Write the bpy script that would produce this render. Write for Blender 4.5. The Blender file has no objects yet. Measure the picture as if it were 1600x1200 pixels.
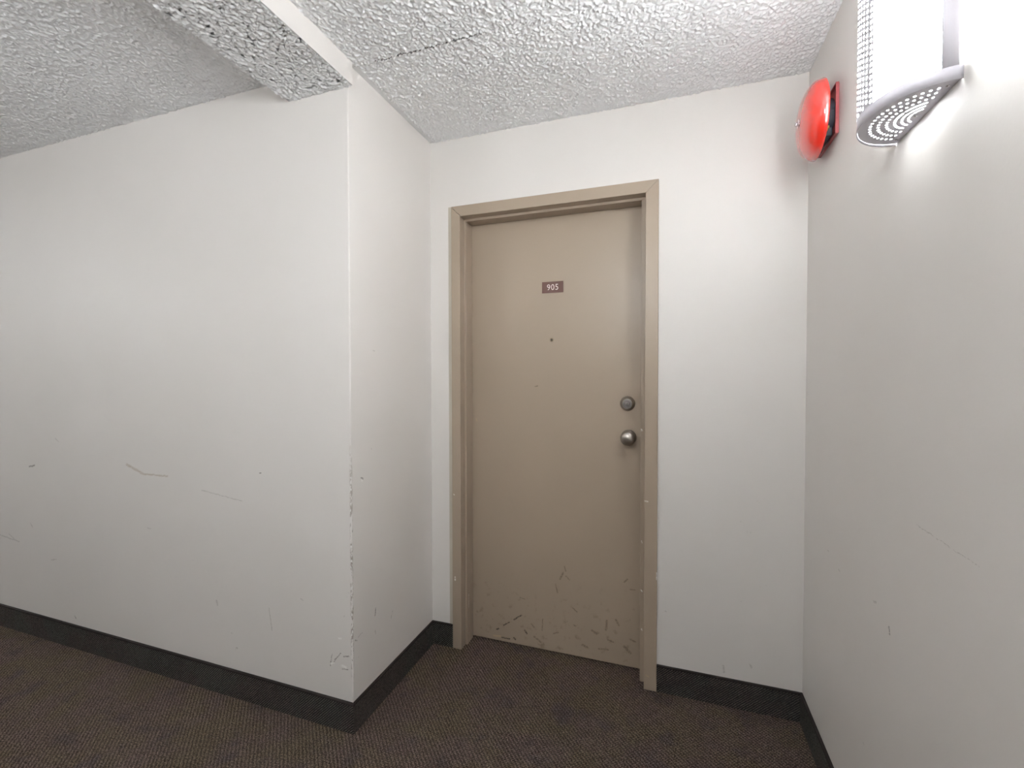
import bpy, bmesh, math, random
import numpy as np
from mathutils import Vector, Matrix

random.seed(5)
scene = bpy.context.scene
COL = scene.collection
PI = math.pi

# ------------------------------------------------------------------ camera
PITCH, YAW, ROLL = 0.0199, 0.332, -0.0015
cam_data = bpy.data.cameras.new('camera')
cam_data.sensor_fit = 'HORIZONTAL'
cam_data.sensor_width = 36.0
cam_data.lens = 708.9 / 1600 * 36.0
cam_data.clip_start = 0.02
cam = bpy.data.objects.new('camera', cam_data)
COL.objects.link(cam)
cam.matrix_world = (Matrix.Translation((0, 0, 1.2993)) @ Matrix.Rotation(YAW, 4, 'Z')
                    @ Matrix.Rotation(PI / 2 - PITCH, 4, 'X') @ Matrix.Rotation(ROLL, 4, 'Z'))
scene.camera = cam

# ------------------------------------------------------------------ world, exposure
world = bpy.data.worlds.new('world')
scene.world = world
world.use_nodes = True
world.node_tree.nodes['Background'].inputs[0].default_value = (0.5, 0.5, 0.5, 1)
world.node_tree.nodes['Background'].inputs[1].default_value = 0.02
scene.view_settings.view_transform = 'Standard'
scene.view_settings.look = 'None'
scene.view_settings.gamma = 1.0
scene.view_settings.use_curve_mapping = False
scene.view_settings.exposure = 0.17
# radiance of the lamps in the sconces: beside the bell, on the wall facing the scuffed wall,
# added unseen fill behind the photographer, added unseen fill far down the hallway
LAMP_BELL, LAMP_FACING, FILL_REAR, FILL_END = 76.0, 40.0, 82.0, 155.0
UP_BELL, UP_FACING, UP_REAR, UP_END = 30.0, 58.0, 54.0, 68.0     # glowing discs added on top to brighten the ceiling

# ------------------------------------------------------------------ dimensions (metres)
YD, YA, XB, XC, HC = 1.9377, 1.3493, -1.0787, 0.4805, 2.4034
YR, XL = -0.50, -7.0   # rear hallway wall, far end of hallway
BEAM_Z, BEAM_X0, BEAM_X1 = 2.3225, -1.3475, -1.0587
DOOR_Y = 2.0424

# ------------------------------------------------------------------ helpers
def tag(o, label, cat=None, group=None, kind=None):
    o['label'] = label
    if cat: o['category'] = cat
    if group: o['group'] = group
    if kind: o['kind'] = kind
    return o

def empty(name, loc=(0, 0, 0), rz=0):
    o = bpy.data.objects.new(name, None)
    COL.objects.link(o)
    o.location = loc
    o.rotation_euler = (0, 0, rz)
    o.empty_display_size = 0.05
    return o

def obj(name, bm, mats, parent=None, smooth=False, recalc=True):
    if recalc:
        bmesh.ops.recalc_face_normals(bm, faces=bm.faces)
    me = bpy.data.meshes.new(name)
    bm.to_mesh(me)
    bm.free()
    if not isinstance(mats, (list, tuple)): mats = [mats]
    for m in mats: me.materials.append(m)
    if smooth:
        for p in me.polygons: p.use_smooth = True
    o = bpy.data.objects.new(name, me)
    COL.objects.link(o)
    if parent: o.parent = parent
    return o

def bevel(o, w, seg=2):
    m = o.modifiers.new('bevel', 'BEVEL')
    m.width = w; m.segments = seg; m.limit_method = 'ANGLE'; m.angle_limit = math.radians(40)
    m.harden_normals = False
    return o

def add_box(bm, x0, x1, y0, y1, z0, z1):
    vs = [bm.verts.new((x, y, z)) for z in (z0, z1) for x, y in ((x0, y0), (x1, y0), (x1, y1), (x0, y1))]
    for f in ((0, 1, 2, 3), (7, 6, 5, 4), (0, 4, 5, 1), (1, 5, 6, 2), (2, 6, 7, 3), (3, 7, 4, 0)):
        bm.faces.new([vs[i] for i in f])

def box(*a):
    bm = bmesh.new(); add_box(bm, *a); return bm

def prism(poly, z0, z1):
    bm = bmesh.new()
    lo = [bm.verts.new((x, y, z0)) for x, y in poly]
    hi = [bm.verts.new((x, y, z1)) for x, y in poly]
    n = len(poly)
    bm.faces.new(lo); bm.faces.new(hi)
    for i in range(n):
        bm.faces.new((lo[i], lo[(i + 1) % n], hi[(i + 1) % n], hi[i]))
    return bm

def rings(rs, closed_profile=True, caps=True, bm=None):
    """skin a list of vertex rings"""
    bm = bm or bmesh.new()
    vr = [[bm.verts.new(p) for p in r] for r in rs]
    n = len(rs[0])
    for a, b in zip(vr, vr[1:]):
        for i in range(n if closed_profile else n - 1):
            bm.faces.new((a[i], a[(i + 1) % n], b[(i + 1) % n], b[i]))
    if caps:
        bm.faces.new(vr[0]); bm.faces.new(vr[-1])
    return bm

def lathe(profile, axis, origin, seg=40, bm=None):
    """profile [(r, h)], h runs along axis ('-y' or '-x')"""
    bm = bm or bmesh.new()
    ox, oy, oz = origin
    def P(r, h, t):
        c, s = r * math.cos(t), r * math.sin(t)
        return (ox + c, oy - h, oz + s) if axis == '-y' else (ox - h, oy + c, oz + s)
    prev = None
    for r, h in profile:
        if r < 1e-6:
            cur = [bm.verts.new(P(0, h, 0))]
        else:
            cur = [bm.verts.new(P(r, h, 2 * PI * k / seg)) for k in range(seg)]
        if prev:
            for k in range(seg):
                a, b = prev[k % len(prev)], prev[(k + 1) % len(prev)]
                c, d = cur[(k + 1) % len(cur)], cur[k % len(cur)]
                vs = []
                for v in (a, b, c, d):
                    if v not in vs: vs.append(v)
                if len(vs) > 2: bm.faces.new(vs)
        prev = cur
    return bm

# ------------------------------------------------------------------ materials
class NT:
    def __init__(s, name, rough=0.5, spec=0.5, metal=0.0):
        s.m = bpy.data.materials.new(name); s.m.use_nodes = True
        s.t = s.m.node_tree; s.N = s.t.nodes; s.L = s.t.links
        s.b = s.N['Principled BSDF']
        s.b.inputs['Roughness'].default_value = rough
        s.b.inputs['Specular IOR Level'].default_value = spec
        s.b.inputs['Metallic'].default_value = metal
    def n(s, t, **kw):
        nd = s.N.new(t)
        for k, v in kw.items(): setattr(nd, k, v)
        return nd
    def link(s, a, b): s.L.new(a, b)
    def val(s, sock, v):
        if hasattr(v, 'is_linked') or hasattr(v, 'links'): s.link(v, sock)
        else: sock.default_value = v
    def math(s, op, a, b=0.0, c=None, clamp=False):
        nd = s.n('ShaderNodeMath', operation=op, use_clamp=clamp)
        s.val(nd.inputs[0], a); s.val(nd.inputs[1], b)
        if c is not None: s.val(nd.inputs[2], c)
        return nd.outputs[0]
    def vm(s, op, a, b=None, out=0):
        nd = s.n('ShaderNodeVectorMath', operation=op)
        s.val(nd.inputs[0], a)
        if b is not None:
            if op == 'SCALE': s.val(nd.inputs['Scale'], b)
            else: s.val(nd.inputs[1], b)
        return nd.outputs[out]
    def mapr(s, v, a, b, c, d, smooth=True):
        nd = s.n('ShaderNodeMapRange')
        if smooth: nd.interpolation_type = 'SMOOTHSTEP'
        s.val(nd.inputs['Value'], v)
        for k, x in zip(('From Min', 'From Max', 'To Min', 'To Max'), (a, b, c, d)): s.val(nd.inputs[k], x)
        return nd.outputs[0]
    def mix(s, fac, a, b, mode='MIX'):
        nd = s.n('ShaderNodeMix', data_type='RGBA', blend_type=mode)
        s.val(nd.inputs[0], fac)
        for sock, v in ((nd.inputs[6], a), (nd.inputs[7], b)):
            if isinstance(v, tuple): v = (v + (1,))[:4]
            s.val(sock, v)
        return nd.outputs[2]
    def noise(s, scale, detail=2, rough=0.5, vec=None, out='Fac'):
        nd = s.n('ShaderNodeTexNoise')
        nd.inputs['Scale'].default_value = scale
        nd.inputs['Detail'].default_value = detail
        nd.inputs['Roughness'].default_value = rough
        s.link(vec if vec is not None else s.pos(), nd.inputs['Vector'])
        return nd.outputs[out]
    def pos(s):
        if not hasattr(s, '_p'):
            s._p = s.n('ShaderNodeTexCoord').outputs['Object']
        return s._p
    def bump(s, h, strength=0.3, dist=0.002, normal=None):
        nd = s.n('ShaderNodeBump')
        nd.inputs['Strength'].default_value = strength
        nd.inputs['Distance'].default_value = dist
        s.link(h, nd.inputs['Height'])
        if normal is not None: s.link(normal, nd.inputs['Normal'])
        return nd.outputs[0]
    def color(s, c):
        if isinstance(c, tuple): s.b.inputs['Base Color'].default_value = (c + (1,))[:4]
        else: s.link(c, s.b.inputs['Base Color'])
    def normal(s, n): s.link(n, s.b.inputs['Normal'])
    def marks(s, base, marks, cols, warp=0.004, wscale=60):
        """scuffs: short strokes (start, end, half width, colour key) worn into the paint"""
        w = s.vm('SCALE', s.vm('SUBTRACT', s.noise(wscale, 2, .6, out='Color'), (.5, .5, .5)), warp)
        p = s.vm('ADD', s.pos(), w)
        brk = s.mapr(s.noise(220, 2, .6), .38, .52, .25, 1.0)
        c = base
        acc = {}
        for a, b, hw, key in marks:
            A, B = Vector(a), Vector(b); d = B - A
            if d.length < 1e-5: d = Vector((1e-4, 0, 0))
            pa = s.vm('SUBTRACT', p, tuple(A))
            h = s.math('DIVIDE', s.vm('DOT_PRODUCT', pa, tuple(d), out=1), d.dot(d), clamp=True)
            dist = s.vm('LENGTH', s.vm('SUBTRACT', pa, s.vm('SCALE', tuple(d), h)), out=1)
            m = s.mapr(dist, hw * .35, hw, 1, 0)
            acc[key] = m if key not in acc else s.math('MAXIMUM', acc[key], m)
        for key, m in acc.items():
            col, k = cols[key]
            c = s.mix(s.math('MULTIPLY', s.math('MULTIPLY', m, brk), k), c, col)
        return c

def hexc(r, g, b):
    f = lambda v: (v / 255 / 12.92) if v / 255 <= .04045 else ((v / 255 + .055) / 1.055) ** 2.4
    return (f(r), f(g), f(b))

WALL = (0.79, 0.758, 0.726)
WALLCOL = {'g': ((.42, .39, .36), .55), 'd': ((.20, .17, .15), .8), 'b': ((.52, .44, .36), .75), 'w': ((.95, .93, .9), .9)}

def wall_material(name, marks=(), edge=None):
    s = NT(name, rough=.42, spec=.35)
    big = s.noise(1.3, 3, .6)
    c = s.mix(s.mapr(big, .3, .7, 0, 1), (WALL[0] * .97, WALL[1] * .97, WALL[2] * .965), WALL)
    # faint grime specks in the lower half
    z = s.n('ShaderNodeSeparateXYZ'); s.link(s.pos(), z.inputs[0])
    sp = s.mapr(s.noise(38, 3, .62), .70, .76, 0, 1)
    reg = s.mapr(s.noise(3.1, 1), .5, .62, 0, 1)
    low = s.mapr(z.outputs[2], .15, 1.1, .5, 0)
    c = s.mix(s.math('MULTIPLY', s.math('MULTIPLY', sp, reg), low), c, (.42, .39, .35))
    if marks: c = s.marks(c, marks, WALLCOL, warp=.009, wscale=70)
    if edge is not None:
        # chipped paint along the corner bead: broken line, dark gouges and bare white bits
        dx = s.vm('SUBTRACT', s.pos(), (XB, YA, 0))
        sx = s.n('ShaderNodeSeparateXYZ'); s.link(dx, sx.inputs[0])
        d2 = s.math('SQRT', s.math('ADD', s.math('POWER', sx.outputs[0], 2), s.math('POWER', sx.outputs[1], 2)))
        mp = s.n('ShaderNodeMapping'); mp.inputs['Scale'].default_value = (90, 90, 26)
        s.link(s.pos(), mp.inputs['Vector'])
        nz = s.noise(1.0, 3, .7, vec=mp.outputs[0])
        near = s.mapr(d2, .002, .010, 1, 0)
        band = s.math('MULTIPLY', s.mapr(z.outputs[2], .16, .24, 0, 1), s.mapr(z.outputs[2], .80, 1.15, 1, 0))
        chip = s.math('MULTIPLY', s.mapr(nz, .46, .52, 0, 1), s.math('MULTIPLY', near, band))
        mp2 = s.n('ShaderNodeMapping'); mp2.inputs['Scale'].default_value = (120, 120, 60)
        mp2.inputs['Location'].default_value = (3, 7, 1)
        s.link(s.pos(), mp2.inputs['Vector'])
        wmask = s.mapr(s.noise(1.0, 2, .6, vec=mp2.outputs[0]), .52, .58, 0, 1)
        c = s.mix(s.math('MULTIPLY', chip, .75), c, (.24, .20, .16))
        c = s.mix(s.math('MULTIPLY', s.math('MULTIPLY', chip, wmask), .9), c, (.93, .92, .9))
        thin = s.math('MULTIPLY', s.mapr(d2, .0008, .0022, 1, 0), s.mapr(s.noise(9, 1), .42, .5, 0, 1))
        c = s.mix(s.math('MULTIPLY', thin, .5), c, (.35, .30, .24))
    s.color(c)
    h = s.noise(140, 3, .55)
    wav = s.noise(2.2, 2)
    n1 = s.bump(wav, .25, .012)
    s.normal(s.bump(h, .12, .0012, n1))
    return s.m

A_MARKS = [
   ((-2.288, 1.349, 0.901), (-2.176, 1.349, 0.866), 0.009, 'b'), ((-2.176, 1.349, 0.866), (-2.027, 1.349, 0.868), 0.0055, 'b'),
   ((-1.826, 1.349, 0.824), (-1.604, 1.349, 0.798), 0.0028, 'g'), ((-3.017, 1.349, 0.845), (-2.974, 1.349, 0.854), 0.006, 'd'),
   ((-3.287, 1.349, 0.47), (-3.118, 1.349, 0.456), 0.004, 'g'), ((-3.206, 1.349, 0.485), (-3.162, 1.349, 0.464), 0.003, 'g'),
   ((-2.68, 1.349, 0.15), (-2.671, 1.349, 0.137), 0.0035, 'd'), ((-2.856, 1.349, 0.396), (-2.815, 1.349, 0.404), 0.004, 'g'),
   ((-3.017, 1.349, 0.559), (-3.002, 1.349, 0.541), 0.004, 'g'), ((-1.512, 1.349, 0.917), (-1.502, 1.349, 0.918), 0.003, 'd'),
   ((-1.752, 1.349, 0.375), (-1.745, 1.349, 0.358), 0.006, 'g'), ((-1.313, 1.349, 0.453), (-1.304, 1.349, 0.448), 0.004, 'g'),
   ((-1.179, 1.349, 0.224), (-1.17, 1.349, 0.269), 0.003, 'd'), ((-1.167, 1.349, 0.238), (-1.132, 1.349, 0.279), 0.003, 'd'),
   ((-1.176, 1.349, 0.231), (-1.164, 1.349, 0.239), 0.006, 'w'), ((-1.127, 1.349, 0.234), (-1.11, 1.349, 0.233), 0.006, 'w'),
   ((-1.118, 1.349, 0.27), (-1.096, 1.349, 0.274), 0.0035, 'd'), ((-1.14, 1.349, 0.334), (-1.129, 1.349, 0.334), 0.0045, 'w'),
   ((-1.125, 1.349, 0.222), (-1.10, 1.349, 0.226), 0.003, 'd'), ((-1.472, 1.349, 0.39), (-1.457, 1.349, 0.304), 0.003, 'g'),
   ((-2.161, 1.349, 0.63), (-2.137, 1.349, 0.629), 0.003, 'g'), ((-2.804, 1.349, 0.996), (-2.775, 1.349, 0.981), 0.003, 'g')]
B_MARKS = [
   ((-1.079, 1.483, 0.36), (-1.079, 1.488, 0.388), 0.004, 'd'), ((-1.079, 1.591, 0.295), (-1.079, 1.6, 0.319), 0.004, 'g'),
   ((-1.079, 1.405, 0.917), (-1.079, 1.416, 0.912), 0.004, 'd'), ((-1.079, 1.408, 0.907), (-1.079, 1.412, 0.905), 0.004, 'w'),
   ((-1.079, 1.364, 0.33), (-1.079, 1.375, 0.322), 0.003, 'd'), ((-1.079, 1.484, 1.394), (-1.079, 1.492, 1.392), 0.004, 'g'),
   ((-1.079, 1.483, 0.302), (-1.079, 1.487, 0.287), 0.004, 'g'), ((-1.079, 1.467, 1.019), (-1.079, 1.471, 1.014), 0.003, 'g'),
   ((-1.079, 1.382, 0.332), (-1.079, 1.405, 0.337), 0.003, 'g')]
C_MARKS = [
   ((0.481, 1.139, 0.992), (0.481, 0.941, 0.986), 0.0016, 'g'), ((0.481, 1.253, 0.72), (0.481, 1.249, 0.708), 0.0045, 'd'),
   ((0.481, 1.336, 0.74), (0.481, 1.321, 0.745), 0.004, 'g'), ((0.481, 1.58, 0.72), (0.481, 1.569, 0.72), 0.003, 'g'),
   ((0.481, 1.678, 0.741), (0.481, 1.666, 0.743), 0.003, 'g')]
D_MARKS = [
   ((0.21, 1.938, 0.154), (0.212, 1.938, 0.129), 0.005, 'g'), ((0.304, 1.938, 0.179), (0.309, 1.938, 0.167), 0.004, 'g'),
   ((-0.006, 1.938, 0.334), (-0.003, 1.938, 0.332), 0.004, 'g')]
DOOR_MARKS = [
   ((-0.785, 2.042, 0.061), (-0.775, 2.042, 0.066), 0.0055, 'k'), ((-0.749, 2.042, 0.087), (-0.719, 2.042, 0.107), 0.004, 'k'),
   ((-0.696, 2.042, 0.124), (-0.657, 2.042, 0.152), 0.005, 'k'), ((-0.799, 2.042, 0.027), (-0.765, 2.042, 0.03), 0.006, 't'),
   ((-0.759, 2.042, 0.025), (-0.719, 2.042, 0.026), 0.005, 'k'), ((-0.696, 2.042, 0.034), (-0.69, 2.042, 0.029), 0.006, 'k'),
   ((-0.641, 2.042, 0.081), (-0.632, 2.042, 0.068), 0.006, 'k'), ((-0.667, 2.042, 0.237), (-0.641, 2.042, 0.232), 0.003, 'd'),
   ((-0.553, 2.042, 0.152), (-0.556, 2.042, 0.097), 0.004, 'd'), ((-0.449, 2.042, 0.415), (-0.443, 2.042, 0.395), 0.004, 'd'),
   ((-0.47, 2.042, 0.353), (-0.455, 2.042, 0.385), 0.006, 'd'), ((-0.491, 2.042, 0.325), (-0.482, 2.042, 0.288), 0.005, 'd'),
   ((-0.443, 2.042, 0.371), (-0.425, 2.042, 0.356), 0.004, 'd'), ((-0.41, 2.042, 0.228), (-0.392, 2.042, 0.213), 0.004, 'd'),
   ((-0.256, 2.042, 0.196), (-0.259, 2.042, 0.152), 0.007, 'd'), ((-0.217, 2.042, 0.208), (-0.203, 2.042, 0.185), 0.006, 'd'),
   ((-0.29, 2.042, 0.061), (-0.25, 2.042, 0.066), 0.006, 'd'), ((-0.365, 2.042, 0.064), (-0.342, 2.042, 0.057), 0.008, 'd'),
   ((-0.155, 2.042, 0.133), (-0.134, 2.042, 0.123), 0.006, 'd'), ((-0.18, 2.042, 0.094), (-0.153, 2.042, 0.071), 0.008, 'd'),
   ((-0.154, 2.042, 0.353), (-0.134, 2.042, 0.354), 0.004, 'd'), ((-0.181, 2.042, 0.381), (-0.167, 2.042, 0.397), 0.005, 'd'),
   ((-0.25, 2.042, 0.11), (-0.228, 2.042, 0.105), 0.005, 'd'), ((-0.5, 2.042, 0.092), (-0.479, 2.042, 0.102), 0.005, 'd'),
   ((-0.59, 2.042, 1.245), (-0.578, 2.042, 1.248), 0.004, 'd'), ((-0.89, 2.042, 1.086), (-0.887, 2.042, 1.076), 0.004, 't'),
   ((-0.594, 2.042, 0.059), (-0.562, 2.042, 0.041), 0.007, 'd'), ((-0.404, 2.042, 0.149), (-0.398, 2.042, 0.147), 0.005, 'd'),
   ((-0.609, 2.042, 0.118), (-0.594, 2.042, 0.105), 0.005, 'd'), ((-0.322, 2.042, 0.14), (-0.302, 2.042, 0.129), 0.007, 'd')]
FRAME_MARKS = [
   ((-0.088, 1.926, 0.782), (-0.078, 1.926, 0.78), 0.004, 'w'), ((-0.041, 1.926, 0.492), (-0.041, 1.926, 0.463), 0.0035, 'w'),
   ((-0.951, 1.926, 0.342), (-0.951, 1.926, 0.329), 0.0045, 'w'), ((-0.956, 1.926, 0.737), (-0.952, 1.926, 0.734), 0.003, 'w'),
   ((-0.961, 1.926, 2.076), (-0.95, 1.926, 2.069), 0.0018, 'k'), ((-0.95, 1.926, 2.069), (-0.933, 1.926, 2.052), 0.0018, 'k'),
   ((-0.933, 1.926, 2.052), (-0.917, 1.926, 2.038), 0.0018, 'k'), ((-0.082, 1.926, 0.06), (-0.069, 1.926, 0.055), 0.003, 't'),
   ((-0.106, 1.972, 1.07), (-0.104, 1.972, 1.065), 0.0045, 'w'), ((-0.103, 1.972, 0.224), (-0.1, 1.972, 0.219), 0.0045, 'w'),
   ((-0.104, 1.972, 0.39), (-0.101, 1.972, 0.385), 0.0045, 'w'), ((-0.105, 1.972, 0.6), (-0.102, 1.972, 0.592), 0.003, 'w'),
   ((-0.909, 1.99, 0.24), (-0.909, 1.99, 0.17), 0.002, 'w')]

M = {}
M['wall_left'] = wall_material('painted drywall with scuffs', A_MARKS, edge=True)
M['wall_return'] = wall_material('painted drywall with chipped corner', B_MARKS, edge=True)
M['wall_right'] = wall_material('painted drywall scratched', C_MARKS)
M['wall_back'] = wall_material('painted drywall around door', D_MARKS)
M['wall_plain'] = wall_material('painted drywall')

def popcorn(name, crack=False):
    s = NT(name, rough=.92, spec=.15)
    base = (.92, .92, .925)
    c = s.mix(s.mapr(s.noise(2.5, 3), .3, .7, 0, 1), base, tuple(x * .96 for x in base))
    if crack:
        # seam where the sprayed texture has broken away
        z = s.n('ShaderNodeSeparateXYZ'); s.link(s.pos(), z.inputs[0])
        off = s.math('MULTIPLY', s.math('SUBTRACT', s.noise(26, 4, .75), .5), .022)
        d = s.math('ABSOLUTE', s.math('ADD', s.math('SUBTRACT', z.outputs[1], 1.3735), off))
        mp = s.n('ShaderNodeMapping'); mp.inputs['Scale'].default_value = (60, 0.01, 0.01)
        s.link(s.pos(), mp.inputs['Vector'])
        wd = s.mapr(s.noise(1, 3, .75, vec=mp.outputs[0]), .40, .62, .0002, .0050)
        wd = s.math('MULTIPLY', wd, s.mapr(z.outputs[0], -1.03, -.84, .25, 1))
        k = s.math('MULTIPLY', s.math('LESS_THAN', d, wd), s.mapr(z.outputs[0], -.62, -.52, 1, 0))
        c = s.mix(s.math('MULTIPLY', k, .85), c, (.06, .06, .06))
    s.color(c)
    s.normal(s.bump(s.noise(420, 2, .6), .5, .0015))
    return s.m
M['popcorn'] = popcorn('sprayed popcorn plaster', crack=True)
M['beam_side'] = wall_material('smooth painted beam side')

def carpet(name, cols, scale, dark, ang=0.6):
    s = NT(name, rough=.95, spec=.1)
    pass
    nse = s.noise(1.0, 2)
    def wave(rot, sc, prof='SIN'):
        mp = s.n('ShaderNodeMapping'); mp.inputs['Rotation'].default_value = rot
        s.link(s.pos(), mp.inputs['Vector'])
        w = s.n('ShaderNodeTexWave', wave_type='BANDS', bands_direction='X', wave_profile=prof)
        w.inputs['Scale'].default_value = sc
        w.inputs['Distortion'].default_value = 3.6
        w.inputs['Detail'].default_value = 2.0
        w.inputs['Detail Scale'].default_value = 5.0
        s.link(mp.outputs[0], w.inputs['Vector'])
        return w.outputs['Fac']
    return s, wave

def floor_material():
    s, wave = carpet('loop pile carpet', None, 1, 1)
    a = wave((0, 0, -PI / 4), 27)
    b = wave((0, 0, PI / 4), 40)
    loops = s.math('MULTIPLY', s.mapr(a, .1, .8, .30, 1), s.mapr(b, .1, .8, .45, 1))
    spk = s.noise(210, 2, .7)
    loops = s.math('MULTIPLY', loops, s.mapr(spk, .36, .64, .12, 1.6))
    tint = s.noise(5.5, 3, .6)
    tint2 = s.noise(9, 2, .6, vec=s.vm('ADD', s.pos(), (4.2, 1.7, 0)))
    yarn = s.mix(s.mapr(tint, .36, .64, 0, 1), (.33, .235, .205), (.32, .245, .165))
    yarn = s.mix(s.mapr(tint2, .52, .72, 0, .8), yarn, (.22, .17, .17))
    fl = s.mapr(s.noise(420, 1), .62, .70, 0, .45)
    yarn = s.mix(fl, yarn, (.60, .52, .42))
    c = s.mix(loops, (.03, .023, .018), yarn)
    s.color(c)
    s.normal(s.bump(s.math('ADD', loops, s.math('MULTIPLY', spk, .6)), .9, .004))
    return s.m
M['carpet'] = floor_material()

def base_material(name, axis):
    s, wave = carpet(name, None, 1, 1)
    r1 = (0, PI / 4, 0) if axis == 'x' else (0, 0, 0)
    mp = s.n('ShaderNodeMapping')
    # diagonal ribs across the strip
    sep = s.n('ShaderNodeSeparateXYZ'); s.link(s.pos(), sep.inputs[0])
    u = sep.outputs[0] if axis == 'x' else sep.outputs[1]
    jit = s.math('MULTIPLY', s.math('SUBTRACT', s.noise(60, 2, .6), .5), .006)
    d = s.math('ADD', s.math('SUBTRACT', u, s.math('MULTIPLY', sep.outputs[2], 1.1)), jit)
    rib = s.math('SINE', s.math('MULTIPLY', d, 2 * PI / .0105))
    d2 = s.math('ADD', s.math('ADD', u, s.math('MULTIPLY', sep.outputs[2], 1.1)), jit)
    rib2 = s.math('SINE', s.math('MULTIPLY', d2, 2 * PI / .0060))
    spk = s.noise(300, 2, .7)
    l = s.math('MULTIPLY', s.mapr(rib, -.2, .9, .08, 1), s.mapr(rib2, -.8, .6, .6, 1))
    l = s.math('MULTIPLY', l, s.mapr(spk, .36, .64, .3, 1.5))
    tint = s.noise(6, 2)
    yarn = s.mix(s.mapr(tint, .4, .6, 0, 1), (.25, .24, .205), (.26, .215, .19))
    c = s.mix(l, (.016, .015, .014), yarn)
    s.color(c)
    s.normal(s.bump(s.math('ADD', l, s.math('MULTIPLY', spk, .4)), .9, .003))
    return s.m
M['base_x'] = base_material('ribbed carpet base along x', 'x')
M['base_y'] = base_material('ribbed carpet base along y', 'y')

def simple(name, col, rough=.5, spec=.5, metal=0, nscale=None, nstr=.1, coat=0, ndist=.001):
    s = NT(name, rough, spec, metal)
    s.color(s.mix(s.mapr(s.noise(3.3, 2), .3, .7, 0, 1), col, tuple(x * .93 for x in col)))
    if nscale: s.normal(s.bump(s.noise(nscale, 3), nstr, ndist))
    if coat:
        s.b.inputs['Coat Weight'].default_value = coat
        s.b.inputs['Coat Roughness'].default_value = .06
        s.b.inputs['Coat IOR'].default_value = 1.8
    return s.m

M['binding'] = simple('dark brown binding tape', (.022, .016, .014), .75, .3, nscale=300, nstr=.4)
TAUPE = (.395, .318, .243)
PAINTCOL = {'k': ((.035, .026, .020), .92), 'd': ((.12, .09, .065), .6), 't': ((.55, .40, .24), .7), 'w': ((.86, .84, .8), .95)}
def taupe(name, marks, grime):
    s = NT(name, rough=.36, spec=.45)
    c = s.mix(s.mapr(s.noise(1.7, 3), .3, .7, 0, 1), TAUPE, tuple(x * .95 for x in TAUPE))
    if grime:
        z = s.n('ShaderNodeSeparateXYZ'); s.link(s.pos(), z.inputs[0])
        g = s.math('MULTIPLY', s.mapr(s.noise(26, 4, .7), .56, .70, 0, 1), s.mapr(z.outputs[2], .05, .45, .45, 0))
        c = s.mix(g, c, (.14, .105, .075))
    c = s.marks(c, marks, PAINTCOL, warp=.006, wscale=45)
    s.color(c)
    n1 = s.bump(s.noise(3, 2), .12, .006)
    s.normal(s.bump(s.noise(180, 2), .07, .001, n1))
    return s.m
M['door'] = taupe('taupe painted door', DOOR_MARKS, True)
M['frame'] = taupe('taupe painted steel frame', FRAME_MARKS, False)
M['caulk'] = simple('overpainted caulk', (.60, .55, .47), .5)
M['nickel'] = simple('satin nickel', (.40, .37, .335), .30, .5, 1.0)
M['nickel_dark'] = simple('worn nickel keyway', (.30, .28, .27), .35, .5, 1.0, nscale=700, nstr=.6)
M['black'] = simple('black slot', (.012, .011, .010), .6)
M['lens'] = simple('peephole glass', (.03, .03, .03), .05, .6)
M['brass'] = simple('dull brass ring', (.25, .20, .14), .3, .5, 1.0)
M['plate_brown'] = simple('engraved brown plastic', (.120, .050, .036), .38, .5)
M['numeral'] = simple('engraved white numeral', (.82, .72, .67), .5)
M['bell_red'] = simple('gloss red enamel', (.80, .030, .016), .22, .55, coat=1.0)
M['bell_plate'] = simple('red painted back plate', (.34, .07, .075), .35, .5)
M['bell_body'] = simple('dark grey bell mechanism', (.035, .038, .048), .4, .5)
M['bell_yellow'] = simple('yellow striker', (.55, .40, .10), .4, .5)
M['chrome'] = simple('bright zinc', (.75, .75, .76), .2, .5, 1.0)
M['lamp_metal'] = simple('silver painted sheet metal', (.74, .72, .78), .42, .5, .1)
M['lamp_white'] = simple('white enamel reflector', (.88, .88, .88), .4)
def emit(name, strength):
    s = NT(name)
    e = s.n('ShaderNodeEmission')
    e.inputs[0].default_value = (.948, .978, 1.0, 1)
    e.inputs[1].default_value = strength
    s.link(e.outputs[0], s.N['Material Output'].inputs['Surface'])
    s.N.remove(s.b)
    return s.m

# ------------------------------------------------------------------ structure
def struct(name, bm, m, label, cat, **k):
    return tag(obj(name, bm, m, **k), label, cat, kind='structure')

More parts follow.
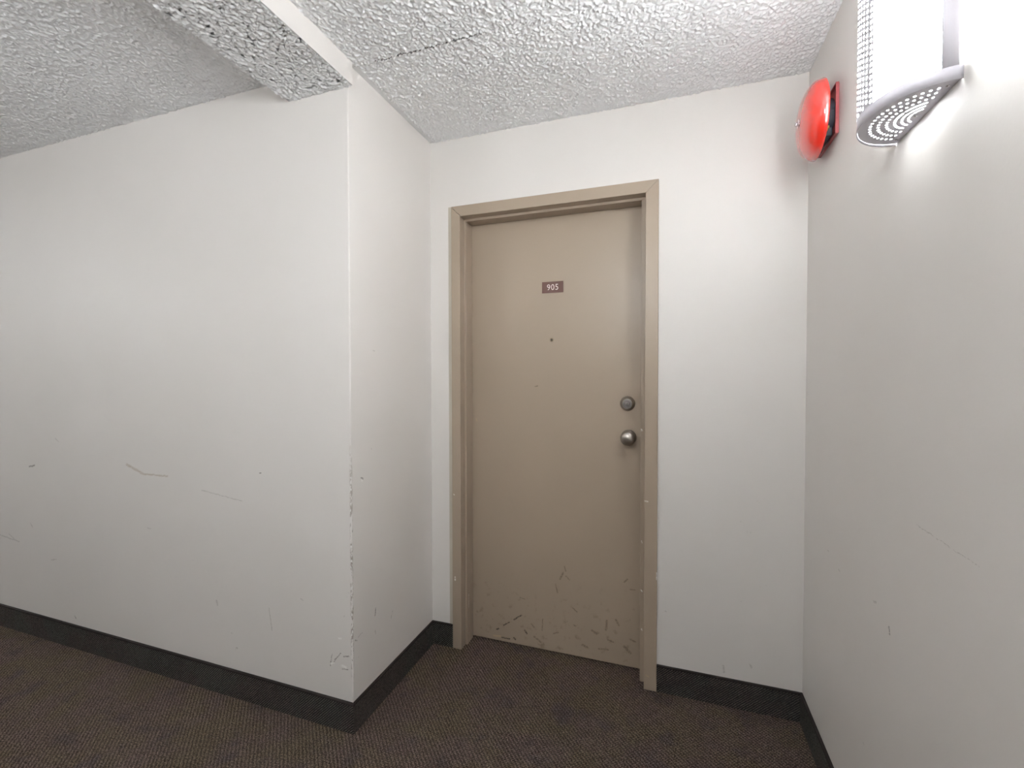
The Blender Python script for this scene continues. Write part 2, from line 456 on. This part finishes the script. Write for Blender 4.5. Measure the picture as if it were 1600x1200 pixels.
struct('floor', box(XL, XC, YR, YD + .35, -.06, 0), M['carpet'], 'dark brown loop pile carpet floor of the hallway', 'floor')
def relief(x0, x1, y0, y1, z, step, depth, seed):
    """sprayed plaster: a fine grid hanging below z with a lumpy random relief; returns (verts, quads)"""
    rng = np.random.default_rng(seed)
    nx, ny = max(2, int((x1 - x0) / step)), max(2, int((y1 - y0) / step))
    f = rng.standard_normal((nx + 7, ny + 7))
    def blur(a):
        a = .25 * a[:-2] + .5 * a[1:-1] + .25 * a[2:]
        return .25 * a[:, :-2] + .5 * a[:, 1:-1] + .25 * a[:, 2:]
    g1 = blur(f)[2:-2, 2:-2]; g2 = blur(blur(blur(f)))
    g1 = g1[:nx + 1, :ny + 1] / g1.std(); g2 = g2[:nx + 1, :ny + 1] / g2.std()
    h = np.clip(.90 * g1 + .30 * g2, -1.3, 2.4)
    xs = np.linspace(x0, x1, nx + 1); ys = np.linspace(y0, y1, ny + 1)
    X, Y = np.meshgrid(xs, ys, indexing='ij')
    V = np.stack([X, Y, z - depth * (h + 1.3) / 3.7], -1).reshape(-1, 3)
    i = np.arange(nx)[:, None] * (ny + 1) + np.arange(ny)[None]
    Q = np.stack([i, i + 1, i + ny + 2, i + ny + 1], -1).reshape(-1, 4)
    return V, Q

def mesh_from(name, parts, mats):
    """parts: list of (verts, quads, material index)"""
    V, Q, MI, off = [], [], [], 0
    for v, q, mi in parts:
        V.append(np.asarray(v, dtype=np.float32)); Q.append(np.asarray(q) + off)
        MI.append(np.full(len(q), mi)); off += len(v)
    V = np.concatenate(V); Q = np.concatenate(Q).astype(np.int32); MI = np.concatenate(MI).astype(np.int32)
    me = bpy.data.meshes.new(name)
    me.vertices.add(len(V)); me.vertices.foreach_set('co', V.ravel())
    me.loops.add(Q.size); me.loops.foreach_set('vertex_index', Q.ravel())
    me.polygons.add(len(Q)); me.polygons.foreach_set('loop_start', np.arange(0, Q.size, 4, dtype=np.int32))
    me.polygons.foreach_set('material_index', MI)
    me.polygons.foreach_set('use_smooth', np.concatenate([np.full(len(q), len(q) > 6) for _, q, _ in parts]))
    me.update(calc_edges=True)
    for m in mats: me.materials.append(m)
    o = bpy.data.objects.new(name, me); COL.objects.link(o)
    return o

def boxq(x0, x1, y0, y1, z0, z1):
    v = [(x, y, z) for z in (z0, z1) for x, y in ((x0, y0), (x1, y0), (x1, y1), (x0, y1))]
    return v, [(3, 2, 1, 0), (4, 5, 6, 7), (0, 1, 5, 4), (1, 2, 6, 5), (2, 3, 7, 6), (3, 0, 4, 7)]

# fine relief where the ceiling is in view, coarser relief over the rest of the hallway
STEP = .0027
parts = [boxq(XL - .1, XC + .1, YR - .1, YD + .15, HC + .001, HC + .08) + (0,)]
for i, (x0, x1, y0, y1, st) in enumerate(((BEAM_X1, XC, .90, YD, STEP), (-3.6, BEAM_X0, .20, YA, STEP),
                                          (BEAM_X1, XC, YR, .90, .009), (-3.6, BEAM_X0, YR, .20, .009), (XL, -3.6, YR, YA, .012))):
    parts.append(relief(x0, x1, y0, y1, HC, st, .0060, 11 + i) + (0,))
tag(mesh_from('ceiling', parts, [M['popcorn']]), 'grey white sprayed popcorn ceiling with a broken seam', 'ceiling', kind='structure')
T = .1
r = .004
arcA = [(XB - r + r * math.sin(t), YA + r - r * math.cos(t)) for t in (0, PI / 8, PI / 4)]
arcB = [(XB - r + r * math.sin(t), YA + r - r * math.cos(t)) for t in (PI / 4, 3 * PI / 8, PI / 2)]
struct('wall_left', prism([(XL, YA)] + arcA + [(XB - T, YA + T), (XL, YA + T)], 0, HC), M['wall_left'],
       'scuffed off white hallway wall ending at the chipped outside corner', 'wall')
struct('wall_return', prism(arcB + [(XB, YD), (XB - T, YD), (XB - T, YA + T)], 0, HC), M['wall_return'],
       'short off white return wall between the chipped corner and the door wall', 'wall')
bm = bmesh.new()
OX0, OX1, OZ = -.9545, -.0499, 2.0755
XW0, XW1 = XB - T, XC + T
def wall_with_opening():
    bm = bmesh.new()
    for y in (YD, YD + T):
        g = {}
        for i, x in enumerate((XW0, OX0, OX1, XW1)):
            for j, z in enumerate((0, OZ, HC)):
                g[i, j] = bm.verts.new((x, y, z))
        for i in range(3):
            for j in range(2):
                if (i, j) != (1, 0):
                    bm.faces.new((g[i, j], g[i + 1, j], g[i + 1, j + 1], g[i, j + 1]))
    bm.verts.ensure_lookup_table()
    vs = list(bm.verts)
    F, B = vs[:12], vs[12:]
    idx = lambda i, j: i * 3 + j
    for a, b in (((0, 0), (0, 1)), ((0, 1), (0, 2)), ((0, 2), (1, 2)), ((1, 2), (2, 2)), ((2, 2), (3, 2)), ((3, 2), (3, 1)),
                 ((3, 1), (3, 0)), ((0, 0), (1, 0)), ((2, 0), (3, 0)), ((1, 0), (1, 1)), ((1, 1), (2, 1)), ((2, 1), (2, 0))):
        a, b = idx(*a), idx(*b)
        bm.faces.new((F[a], F[b], B[b], B[a]))
    return bm
struct('wall_back', wall_with_opening(), M['wall_back'], 'off white wall holding the apartment door', 'wall')
struct('wall_right', box(XC, XC + T, YR - T, YD, 0, HC), M['wall_right'], 'off white end wall carrying the red bell and the lit sconce', 'wall')
struct('wall_front', box(XL, XC, YR - T, YR, 0, HC), M['wall_plain'], 'plain off white hallway wall facing the door', 'wall')
struct('wall_end', box(XL - T, XL, YR - T, YA + T, 0, HC), M['wall_plain'], 'plain off white wall closing the far end of the hallway', 'wall')

# dropped beam crossing the hallway
v, q = boxq(BEAM_X0, BEAM_X1, YR, YA, BEAM_Z, HC)
beam = mesh_from('ceiling_beam', [(v, q, 1), relief(BEAM_X0, BEAM_X1, .60, YA, BEAM_Z, STEP, .0060, 31) + (0,),
                                  relief(BEAM_X0, BEAM_X1, YR, .60, BEAM_Z, .009, .0060, 32) + (0,)],
                 [M['popcorn'], M['beam_side']])
tag(beam, 'dropped ceiling beam with popcorn underside and smooth white side', 'ceiling beam', kind='structure')

# carpet baseboards with bound top edge
BH, BT = .1097, .010
def baseboard(name, pieces, mat, label):
    """pieces: list of plan polygons (strip), each becomes a strip with its binding"""
    root = empty(name)
    tag(root, label, 'baseboard', kind='structure')
    for strip, tape in pieces:
        s = obj('carpet_strip', prism(strip, 0, BH - .007), mat, root)
        b = obj('edge_binding', prism(tape, BH - .007, BH), M['binding'], s)
        bevel(b, .002)
    return root
def strip_x(x0, x1, y, s=-1, m0=0, m1=0):
    """strip along x on a wall at y; s side of the wall it stands on; m0/m1 = +1 outside mitre, -1 inside mitre"""
    def q(t): return [(x0, y), (x1, y), (x1 + m1 * t, y + s * t), (x0 - m0 * t, y + s * t)]
    return q(BT), q(BT + .0015)
def strip_y(y0, y1, x, s=1, m0=0, m1=0):
    def q(t): return [(x, y0), (x, y1), (x + s * t, y1 + m1 * t), (x + s * t, y0 - m0 * t)]
    return q(BT), q(BT + .0015)
SEAM = -2.7708
baseboard('baseboard_left', [strip_x(XL, SEAM - .0008, YA), strip_x(SEAM + .0008, XB, YA, m1=1)], M['base_x'],
          'dark carpet baseboard with a butt seam along the scuffed hallway wall')
baseboard('baseboard_return', [strip_y(YA, YD, XB, m0=1, m1=-1)], M['base_y'], 'dark carpet baseboard on the short return wall')
FL, FR = -.9642, -.0399
bb = baseboard('baseboard_back', [strip_x(XB, FL, YD, m0=-1), strip_x(FR, XC, YD, m1=-1)], M['base_x'],
          'dark carpet baseboard on both sides of the door frame')
baseboard('baseboard_right', [strip_y(YR, YD, XC, s=-1, m0=-1, m1=-1)], M['base_y'], 'dark carpet baseboard along the wall under the sconce')
baseboard('baseboard_front', [strip_x(XL, XC, YR, s=1, m1=-1)], M['base_x'], 'dark carpet baseboard along the wall facing the door')

# ------------------------------------------------------------------ door
door = tag(empty('door_1', (0, 0, 0)), 'closed taupe apartment door numbered 905 in a taupe steel frame', 'door', kind='structure')
FY, SY = 1.9257, 1.9715
# profile: (class, y); classes give the x of both jambs and the z of the head
CL = {'o': (FL, FR, 2.085), 'i': (-.9192, -.0909, 2.0355), 's': (-.9091, -.1092, 2.0242), 'b': (-.9545, -.0499, 2.0755)}
PROF = [('o', FY), ('i', FY), ('i', SY), ('s', SY), ('s', DOOR_Y - .002), ('i', DOOR_Y - .002), ('i', 2.10), ('b', 2.10), ('b', YD), ('o', YD)]
rb_l = [(CL[c][0], y, 0) for c, y in PROF]; rt_l = [(CL[c][0], y, CL[c][2]) for c, y in PROF]
rb_r = [(CL[c][1], y, 0) for c, y in PROF]; rt_r = [(CL[c][1], y, CL[c][2]) for c, y in PROF]
bevel(obj('frame_jamb', rings([rb_l, rt_l]), M['frame'], door), .0016)
bevel(obj('frame_jamb', rings([rb_r, rt_r]), M['frame'], door), .0016)
bevel(obj('frame_head', rings([rt_l, rt_r]), M['frame'], door), .0016)
obj('caulk_line', prism([(-.984, YD), (-.984, YD - .0012), (FL, YD - .004), (FL, YD)], BH, 2.087), M['caulk'], door)
slab = bevel(obj('door_leaf', box(-.9165, -.0935, DOOR_Y, DOOR_Y + .044, .0075, 2.032), M['door'], door), .0015)
# number plate
PX0, PX1, PZ0, PZ1 = -.5555, -.4553, 1.677, 1.7283
plate = bevel(obj('number_plate', box(PX0, PX1, DOOR_Y - .0025, DOOR_Y, PZ0, PZ1), M['plate_brown'], door), .0008)
plate['label'] = 'brown engraved number plate reading 905'
def glyph(ch, size, mat, name, centre, parent, y):
    cu = bpy.data.curves.new(name, 'FONT'); cu.body = ch; cu.size = size
    cu.extrude = .0003; cu.offset = 0.0; cu.resolution_u = 4
    to = bpy.data.objects.new('glyph_source', cu)
    COL.objects.link(to)
    bpy.context.view_layer.update()
    me = bpy.data.meshes.new_from_object(to.evaluated_get(bpy.context.evaluated_depsgraph_get()))
    bpy.data.objects.remove(to); bpy.data.curves.remove(cu)
    xs = [v.co.x for v in me.vertices]; ys = [v.co.y for v in me.vertices]
    cx, cy = (min(xs) + max(xs)) / 2, (min(ys) + max(ys)) / 2
    k = .0268 / (max(ys) - min(ys))
    for v in me.vertices:
        v.co = Vector((centre[0] + (v.co.x - cx) * k * .92, y - v.co.z, centre[1] + (v.co.y - cy) * k))
    me.name = name
    me.materials.clear(); me.materials.append(mat)
    o = bpy.data.objects.new(name, me); COL.objects.link(o); o.parent = parent
    return o
for ch, dx in (('9', -.0192), ('0', 0.0), ('5', .0192)):
    glyph(ch, .03, M['numeral'], 'numeral', ((PX0 + PX1) / 2 + dx + .0005, (PZ0 + PZ1) / 2), plate, DOOR_Y - .0027)
# peephole
ph = obj('peephole', lathe([(0, 0), (.0075, 0), (.0078, .002), (.0055, .0032), (.0048, .0026), (0, .0024)], '-y', (-.5101, DOOR_Y, 1.461), 24), M['brass'], door, smooth=True)
obj('peephole_lens', lathe([(0, .0024), (.0044, .0026), (.003, .0036), (0, .004)], '-y', (-.5101, DOOR_Y, 1.461), 20), M['lens'], ph, smooth=True)
# deadbolt
DB = (-.1680, DOOR_Y, 1.1740)
db = obj('deadbolt', lathe([(0, 0), (.0315, 0), (.0318, .003), (.0305, .0075), (.0225, .0235), (.0205, .0252), (.0190, .0248), (.0186, .0225), (0, .0225)], '-y', DB, 48), M['nickel'], door, smooth=True)
db['label'] = 'satin nickel deadbolt'
obj('cylinder_face', lathe([(0, .0224), (.0180, .0224), (.0178, .0238), (.0135, .0238), (.0130, .0228), (.0122, .0228), (.0118, .0242), (0, .0244)], '-y', DB, 36), M['nickel_dark'], db, smooth=True)
obj('keyway', box(DB[0] - .0011, DB[0] + .0011, DOOR_Y - .0249, DOOR_Y - .0238, DB[2] - .006, DB[2] + .0055), M['black'], db)
# knob
KB = (-.1632, DOOR_Y, 1.0263)
kn = obj('door_knob', lathe([(0, .020), (.0125, .020), (.0125, .026), (.0165, .030), (.0240, .036), (.0296, .044), (.0314, .051),
                             (.0306, .056), (.0280, .0605), (.0225, .0650), (.0150, .0682), (.0075, .0697), (0, .070)], '-y', KB, 56), M['nickel'], door, smooth=True)
kn['label'] = 'round satin nickel knob'
obj('rose', lathe([(0, 0), (.0325, 0), (.0328, .003), (.0310, .0070), (.0235, .0125), (.0150, .016), (.0135, .0215), (0, .0215)], '-y', KB, 48), M['nickel'], kn, smooth=True)

# ------------------------------------------------------------------ fire alarm bell on the right wall
BY, BZ, BXR, BR, BD = 1.700, 2.1066, .4446, .119, .0535
bell = tag(empty('fire_alarm_bell', (XC, BY, BZ)), 'round red fire alarm bell on the wall next to the sconce', 'alarm bell')
def local(o, root):
    """shift mesh data so that it sits in the root's space"""
    for v in o.data.vertices: v.co -= root.location
    return o
prof = []
n = 22
for i in range(n + 1):
    k = 1 - i / n
    prof.append((BR * k, BD * max(0, 1 - k ** 2.4) ** .5))
inner = [(max(0, rr - .0028), max(0, hh - .0028)) for rr, hh in reversed(prof)]
inner = [(rr, hh) for rr, hh in inner if rr > .001 or hh > 0.04]
gong_prof = [(0, BD - .003)] + [(rr - .0025 if rr > .0025 else 0, hh - .003) for rr, hh in reversed(prof) if rr > .003 and hh > .003] + [(BR - .0035, -.001), (BR - .0005, -.0015)] + prof
gong = local(obj('gong', lathe(gong_prof, '-x', (BXR, BY, BZ), 72), M['bell_red'], bell, smooth=True), bell)
gong['label'] = 'glossy red dished gong'
boss = local(obj('gong_washer', lathe([(0, BD - .001), (.014, BD - .001), (.014, BD + .001), (.010, BD + .0022), (0, BD + .0022)], '-x', (BXR, BY, BZ), 24), M['chrome'], gong, smooth=True), bell)
hexp = lathe([(0, BD + .002), (.0075, BD + .002), (.0075, BD + .0075), (.006, BD + .009), (0, BD + .009)], '-x', (BXR, BY, BZ), 6)
local(obj('gong_bolt', hexp, M['chrome'], gong), bell)
pl = bevel(local(obj('back_plate', box(XC - .004, XC, BY - .078, BY + .086, BZ - .080, BZ + .068), M['bell_plate'], bell), bell), .001)
bm = bmesh.new()
# raised lip round the plate
for a in ((XC - .010, XC - .002, BY - .080, BY - .077, BZ - .082, BZ + .070), (XC - .010, XC - .002, BY + .085, BY + .088, BZ - .082, BZ + .070),
          (XC - .010, XC - .002, BY - .077, BY + .085, BZ - .082, BZ - .079), (XC - .010, XC - .002, BY - .077, BY + .085, BZ + .067, BZ + .070)):
    add_box(bm, *a)
local(obj('plate_lip', bm, M['bell_plate'], pl), bell)
local(obj('mechanism_housing', lathe([(0, 0), (.058, 0), (.058, .016), (.050, .024), (.022, .026), (.022, .062), (.010, .064), (.010, .086), (0, .086)], '-x', (XC - .003, BY, BZ), 40), M['bell_body'], bell, smooth=False), bell)
local(bevel(obj('striker', box(XC - .040, XC - .022, BY - .070, BY - .052, BZ - .060, BZ - .050), M['bell_yellow'], bell), .002), bell)
local(bevel(obj('solenoid', box(XC - .036, XC - .008, BY - .048, BY + .030, BZ - .072, BZ - .046), M['bell_body'], bell), .003), bell)
for dy, dz in ((-.070, .058), (-.070, -.070), (.076, .058), (.076, -.070)):
    local(obj('mounting_screw', lathe([(0, .004), (.004, .004), (.0036, .0062), (0, .0068)], '-x', (XC, BY + dy, BZ + dz), 12), M['chrome'], bell, smooth=True), bell)

# ------------------------------------------------------------------ wall sconce (local: wall plane x = 0, bulges to -x, base z = 0)
SL, SD, SH = .1230, .107, .42       # half length, depth, height
RIM = .024                          # height of the end caps
def ell(th, k=1.0, grow=0.0):
    """point on the bowed outline, th 0..pi from far end to near end"""
    return (-(SD * k + grow) * math.sin(th), (SL * k + grow) * math.cos(th))
def cell(bm, f, u0, u1, v0, v1, fu, fv, n=12, p=2.4):
    """one sheet metal cell in (u, v) with a rounded hole; f maps (u, v) to a point"""
    uc, vc = (u0 + u1) / 2, (v0 + v1) / 2
    du, dv = (u1 - u0) / 2, (v1 - v0) / 2
    out, inn = [], []
    for k in range(n):
        t = 2 * PI * (k + .5) / n
        c, s = math.cos(t), math.sin(t)
        m = max(abs(c), abs(s))
        out.append(bm.verts.new(f(uc + du * c / m, vc + dv * s / m)))
        q = (abs(c) ** p + abs(s) ** p) ** (-1 / p)
        inn.append(bm.verts.new(f(uc + du * fu * c * q, vc + dv * fv * s * q)))
    # corners of the cell
    cor = {}
    for k in range(n):
        j = (k + 1) % n
        bm.faces.new((out[k], out[j], inn[j], inn[k]))
    for sx, sy in ((1, 1), (-1, 1), (-1, -1), (1, -1)):
        best = sorted(range(n), key=lambda k: (out[k].co - Vector(f(uc + du * sx, vc + dv * sy))).length)[:2]
        cv = bm.verts.new(f(uc + du * sx, vc + dv * sy))
        try: bm.faces.new((out[best[0]], out[best[1]], cv))
        except ValueError: pass

def solidify(o, t):
    m = o.modifiers.new('thickness', 'SOLIDIFY'); m.thickness = t; m.offset = 0
    return o

def cap_plate(z):
    """flat perforated end plate, rows of holes following the bowed outline and three long slots inside"""
    bm = bmesh.new()
    f = lambda th, k: (-(SD - .003) * k * math.sin(th) - .002, (SL - .004) * k * math.cos(th), z)
    def solid(k0, k1, n=40, a=0, b=PI):
        for i in range(n):
            t0, t1 = a + (b - a) * i / n, a + (b - a) * (i + 1) / n
            bm.faces.new([bm.verts.new(f(t, k)) for t, k in ((t0, k0), (t1, k0), (t1, k1), (t0, k1))])
    A, B = .16, PI - .16
    rows = [(.74, .87, 22, .44, .38), (.61, .74, 20, .44, .38), (.48, .61, 17, .44, .38)]
    solid(.87, 1.0)
    for k0, k1, n, fu, fv in rows:
        solid(k0, k1, 3, 0, A); solid(k0, k1, 3, B, PI)
        for i in range(n):
            cell(bm, f, A + (B - A) * i / n, A + (B - A) * (i + 1) / n, k0, k1, fu, fv)
    for k0, k1, a in ((.37, .48, .30), (.27, .37, .36), (.18, .27, .45)):
        ends = ((0, a), (PI - a, PI))
        for e in ends: solid(k0, k1, 4, *e)
        nb = 3
        for i in range(nb):
            t0 = a + (PI - 2 * a) * i / nb; t1 = a + (PI - 2 * a) * (i + 1) / nb
            cell(bm, f, t0, t1, k0, k1, .93, .36, n=28, p=7)
    for i in range(24):
        t0, t1 = PI * i / 24, PI * (i + 1) / 24
        bm.faces.new([bm.verts.new(f(t, k)) for t, k in ((t0, .18), (t1, .18), (PI / 2, 0))])
    # strip along the wall edge
    bm.faces.new([bm.verts.new((x, y, z)) for x, y in ((0, SL - .004), (-.002, SL - .004), (-.002, -SL + .004), (0, -SL + .004))])
    bmesh.ops.remove_doubles(bm, verts=bm.verts, dist=1e-5)
    return bm

def band(th0, th1, z0, z1, k=1.0, n=24, grow=0.0):
    bm = bmesh.new()
    lo = [bm.verts.new(ell(th0 + (th1 - th0) * i / n, k, grow) + (z0,)) for i in range(n + 1)]
    hi = [bm.verts.new(ell(th0 + (th1 - th0) * i / n, k, grow) + (z1,)) for i in range(n + 1)]
    for i in range(n): bm.faces.new((lo[i], lo[i + 1], hi[i + 1], hi[i]))
    return bm

PERF0, PERF1 = .28, 1.90     # angular extent of the perforated panel, hidden far side extended to cut light
def perforated():
    bm = bmesh.new()
    # columns of equal arc length
    N = 400
    ths = [PERF0 + (PERF1 - PERF0) * i / N for i in range(N + 1)]
    L = [0]
    for a, b in zip(ths, ths[1:]):
        p, q = ell(a, 1), ell(b, 1); L.append(L[-1] + math.hypot(p[0] - q[0], p[1] - q[1]))
    def at(s):
        s = min(max(s, 0), L[-1])
        for i in range(N):
            if L[i + 1] >= s:
                t = (s - L[i]) / (L[i + 1] - L[i]); return ths[i] + (ths[i + 1] - ths[i]) * t
        return ths[-1]
    ncol = round(L[-1] / .0125)
    pitch = .0120
    z0, z1 = RIM, SH - RIM
    f = lambda s, z: ell(at(s), 1) + (min(max(z, z0), z1),)
    for c in range(ncol):
        s0, s1 = L[-1] * c / ncol, L[-1] * (c + 1) / ncol
        off = pitch / 2 if c % 2 else 0
        z = z0 + off
        if off: bm.faces.new([bm.verts.new(f(s, zz)) for s, zz in ((s0, z0), (s1, z0), (s1, z), (s0, z))])
        while z + pitch <= z1 + 1e-6:
            cell(bm, f, s0, s1, z, z + pitch, .54, .60, n=12, p=2.0)
            z += pitch
        if z < z1 - 1e-5: bm.faces.new([bm.verts.new(f(s, zz)) for s, zz in ((s0, z), (s1, z), (s1, z1), (s0, z1))])
    bmesh.ops.remove_doubles(bm, verts=bm.verts, dist=1e-5)
    return bm

def make_sconce():
    root = empty('wall_sconce')
    obj('back_plate', box(-.003, 0, -SL + .010, SL - .010, .006, SH - .006), M['lamp_white'], root)
    # bowed acrylic diffuser, lit from inside
    solidify(obj('diffuser', band(.05, PI - .05, .012, SH - .016, .955, 20), M['lamp_white'], root, smooth=True), .002)
    # glowing discs added at top and bottom: ceiling uplight, glow behind the cap holes
    ring = [ell(PI * i / 20, .94) for i in range(21)]
    for nm, z in (('uplight_disc', SH - .014), ('bottom_glow_disc', .007)):
        bm = bmesh.new()
        lo = [bm.verts.new((x - .003, y, z)) for x, y in ring]
        hi = [bm.verts.new((x - .003, y, z + .003)) for x, y in ring]
        bm.faces.new(lo); bm.faces.new(hi)
        for i in range(21): bm.faces.new((lo[i], lo[(i + 1) % 21], hi[(i + 1) % 21], hi[i]))
        obj(nm, bm, M['lamp_white'], root)
    c = solidify(obj('bottom_cap', cap_plate(.004), M['lamp_metal'], root), .0012)
    for x, y in ((-.010, SL * .80), (-.010, -SL * .80), (-.016, 0)):
        bm = bmesh.new()
        bmesh.ops.create_uvsphere(bm, u_segments=10, v_segments=6, radius=.0034,
                                  matrix=Matrix.Translation((x, y, .0032)) @ Matrix.Diagonal((1, 1, .6, 1)))
        obj('screw', bm, M['chrome'], c, smooth=True)
    solidify(obj('bottom_rim', band(.0, PI, 0, RIM, 1.0, 56), M['lamp_metal'], root, smooth=True), .0016)
    solidify(obj('top_rim', band(.0, PI, SH - RIM, SH, 1.0, 56), M['lamp_metal'], root, smooth=True), .0016)
    ps = solidify(obj('perforated_panel', perforated(), M['lamp_metal'], root), .0011)
    ps['label'] = 'silver perforated metal panel'
    for a, b in ((.05, .27), (PI - .27, PI - .05)):
        solidify(obj('side_strip', band(a, b, RIM, SH - RIM, 1.0, 12), M['lamp_metal'], root, smooth=True), .0014)
    return root

def copy_tree(o, parent=None):
    c = o.copy(); COL.objects.link(c); c.parent = parent
    for ch in list(o.children): copy_tree(ch, c)
    return c

def light_up(root, strength, up):
    d, t, u = emit('lit acrylic diffuser', strength), emit('added bottom glow disc', strength * .5), emit('added uplight disc', up)
    for ch in root.children:
        m = d if ch.name.startswith('diffuser') else t if ch.name.startswith('bottom_glow_disc') else u if ch.name.startswith('uplight_disc') else None
        if m:
            ch.material_slots[0].link = 'OBJECT'
            ch.material_slots[0].material = m

SZ = 1.8125
base = make_sconce()
SCONCES = [((XC, 1.131, SZ), 0, LAMP_BELL, UP_BELL, 'lit silver wall sconce with perforated metal beside the red bell'),
           ((-1.95, YR, SZ), -PI / 2, LAMP_FACING, UP_FACING, 'lit silver wall sconce on the wall facing the scuffed wall'),
           ((-0.25, YR, SZ), -PI / 2, FILL_REAR, UP_REAR, 'lit silver wall sconce added as unseen fill on the wall facing the apartment door'),
           ((-5.0, YR, SZ), -PI / 2, FILL_END, UP_END, 'lit silver wall sconce added as unseen fill near the closed end of the hallway')]
for i, (loc, rz, power, up, lab) in enumerate(SCONCES):
    o = base if i == 0 else copy_tree(base)
    o.location = loc
    o.rotation_euler = (0, 0, rz)
    tag(o, lab, 'wall lamp', 'hallway sconces')
    light_up(o, power, up)
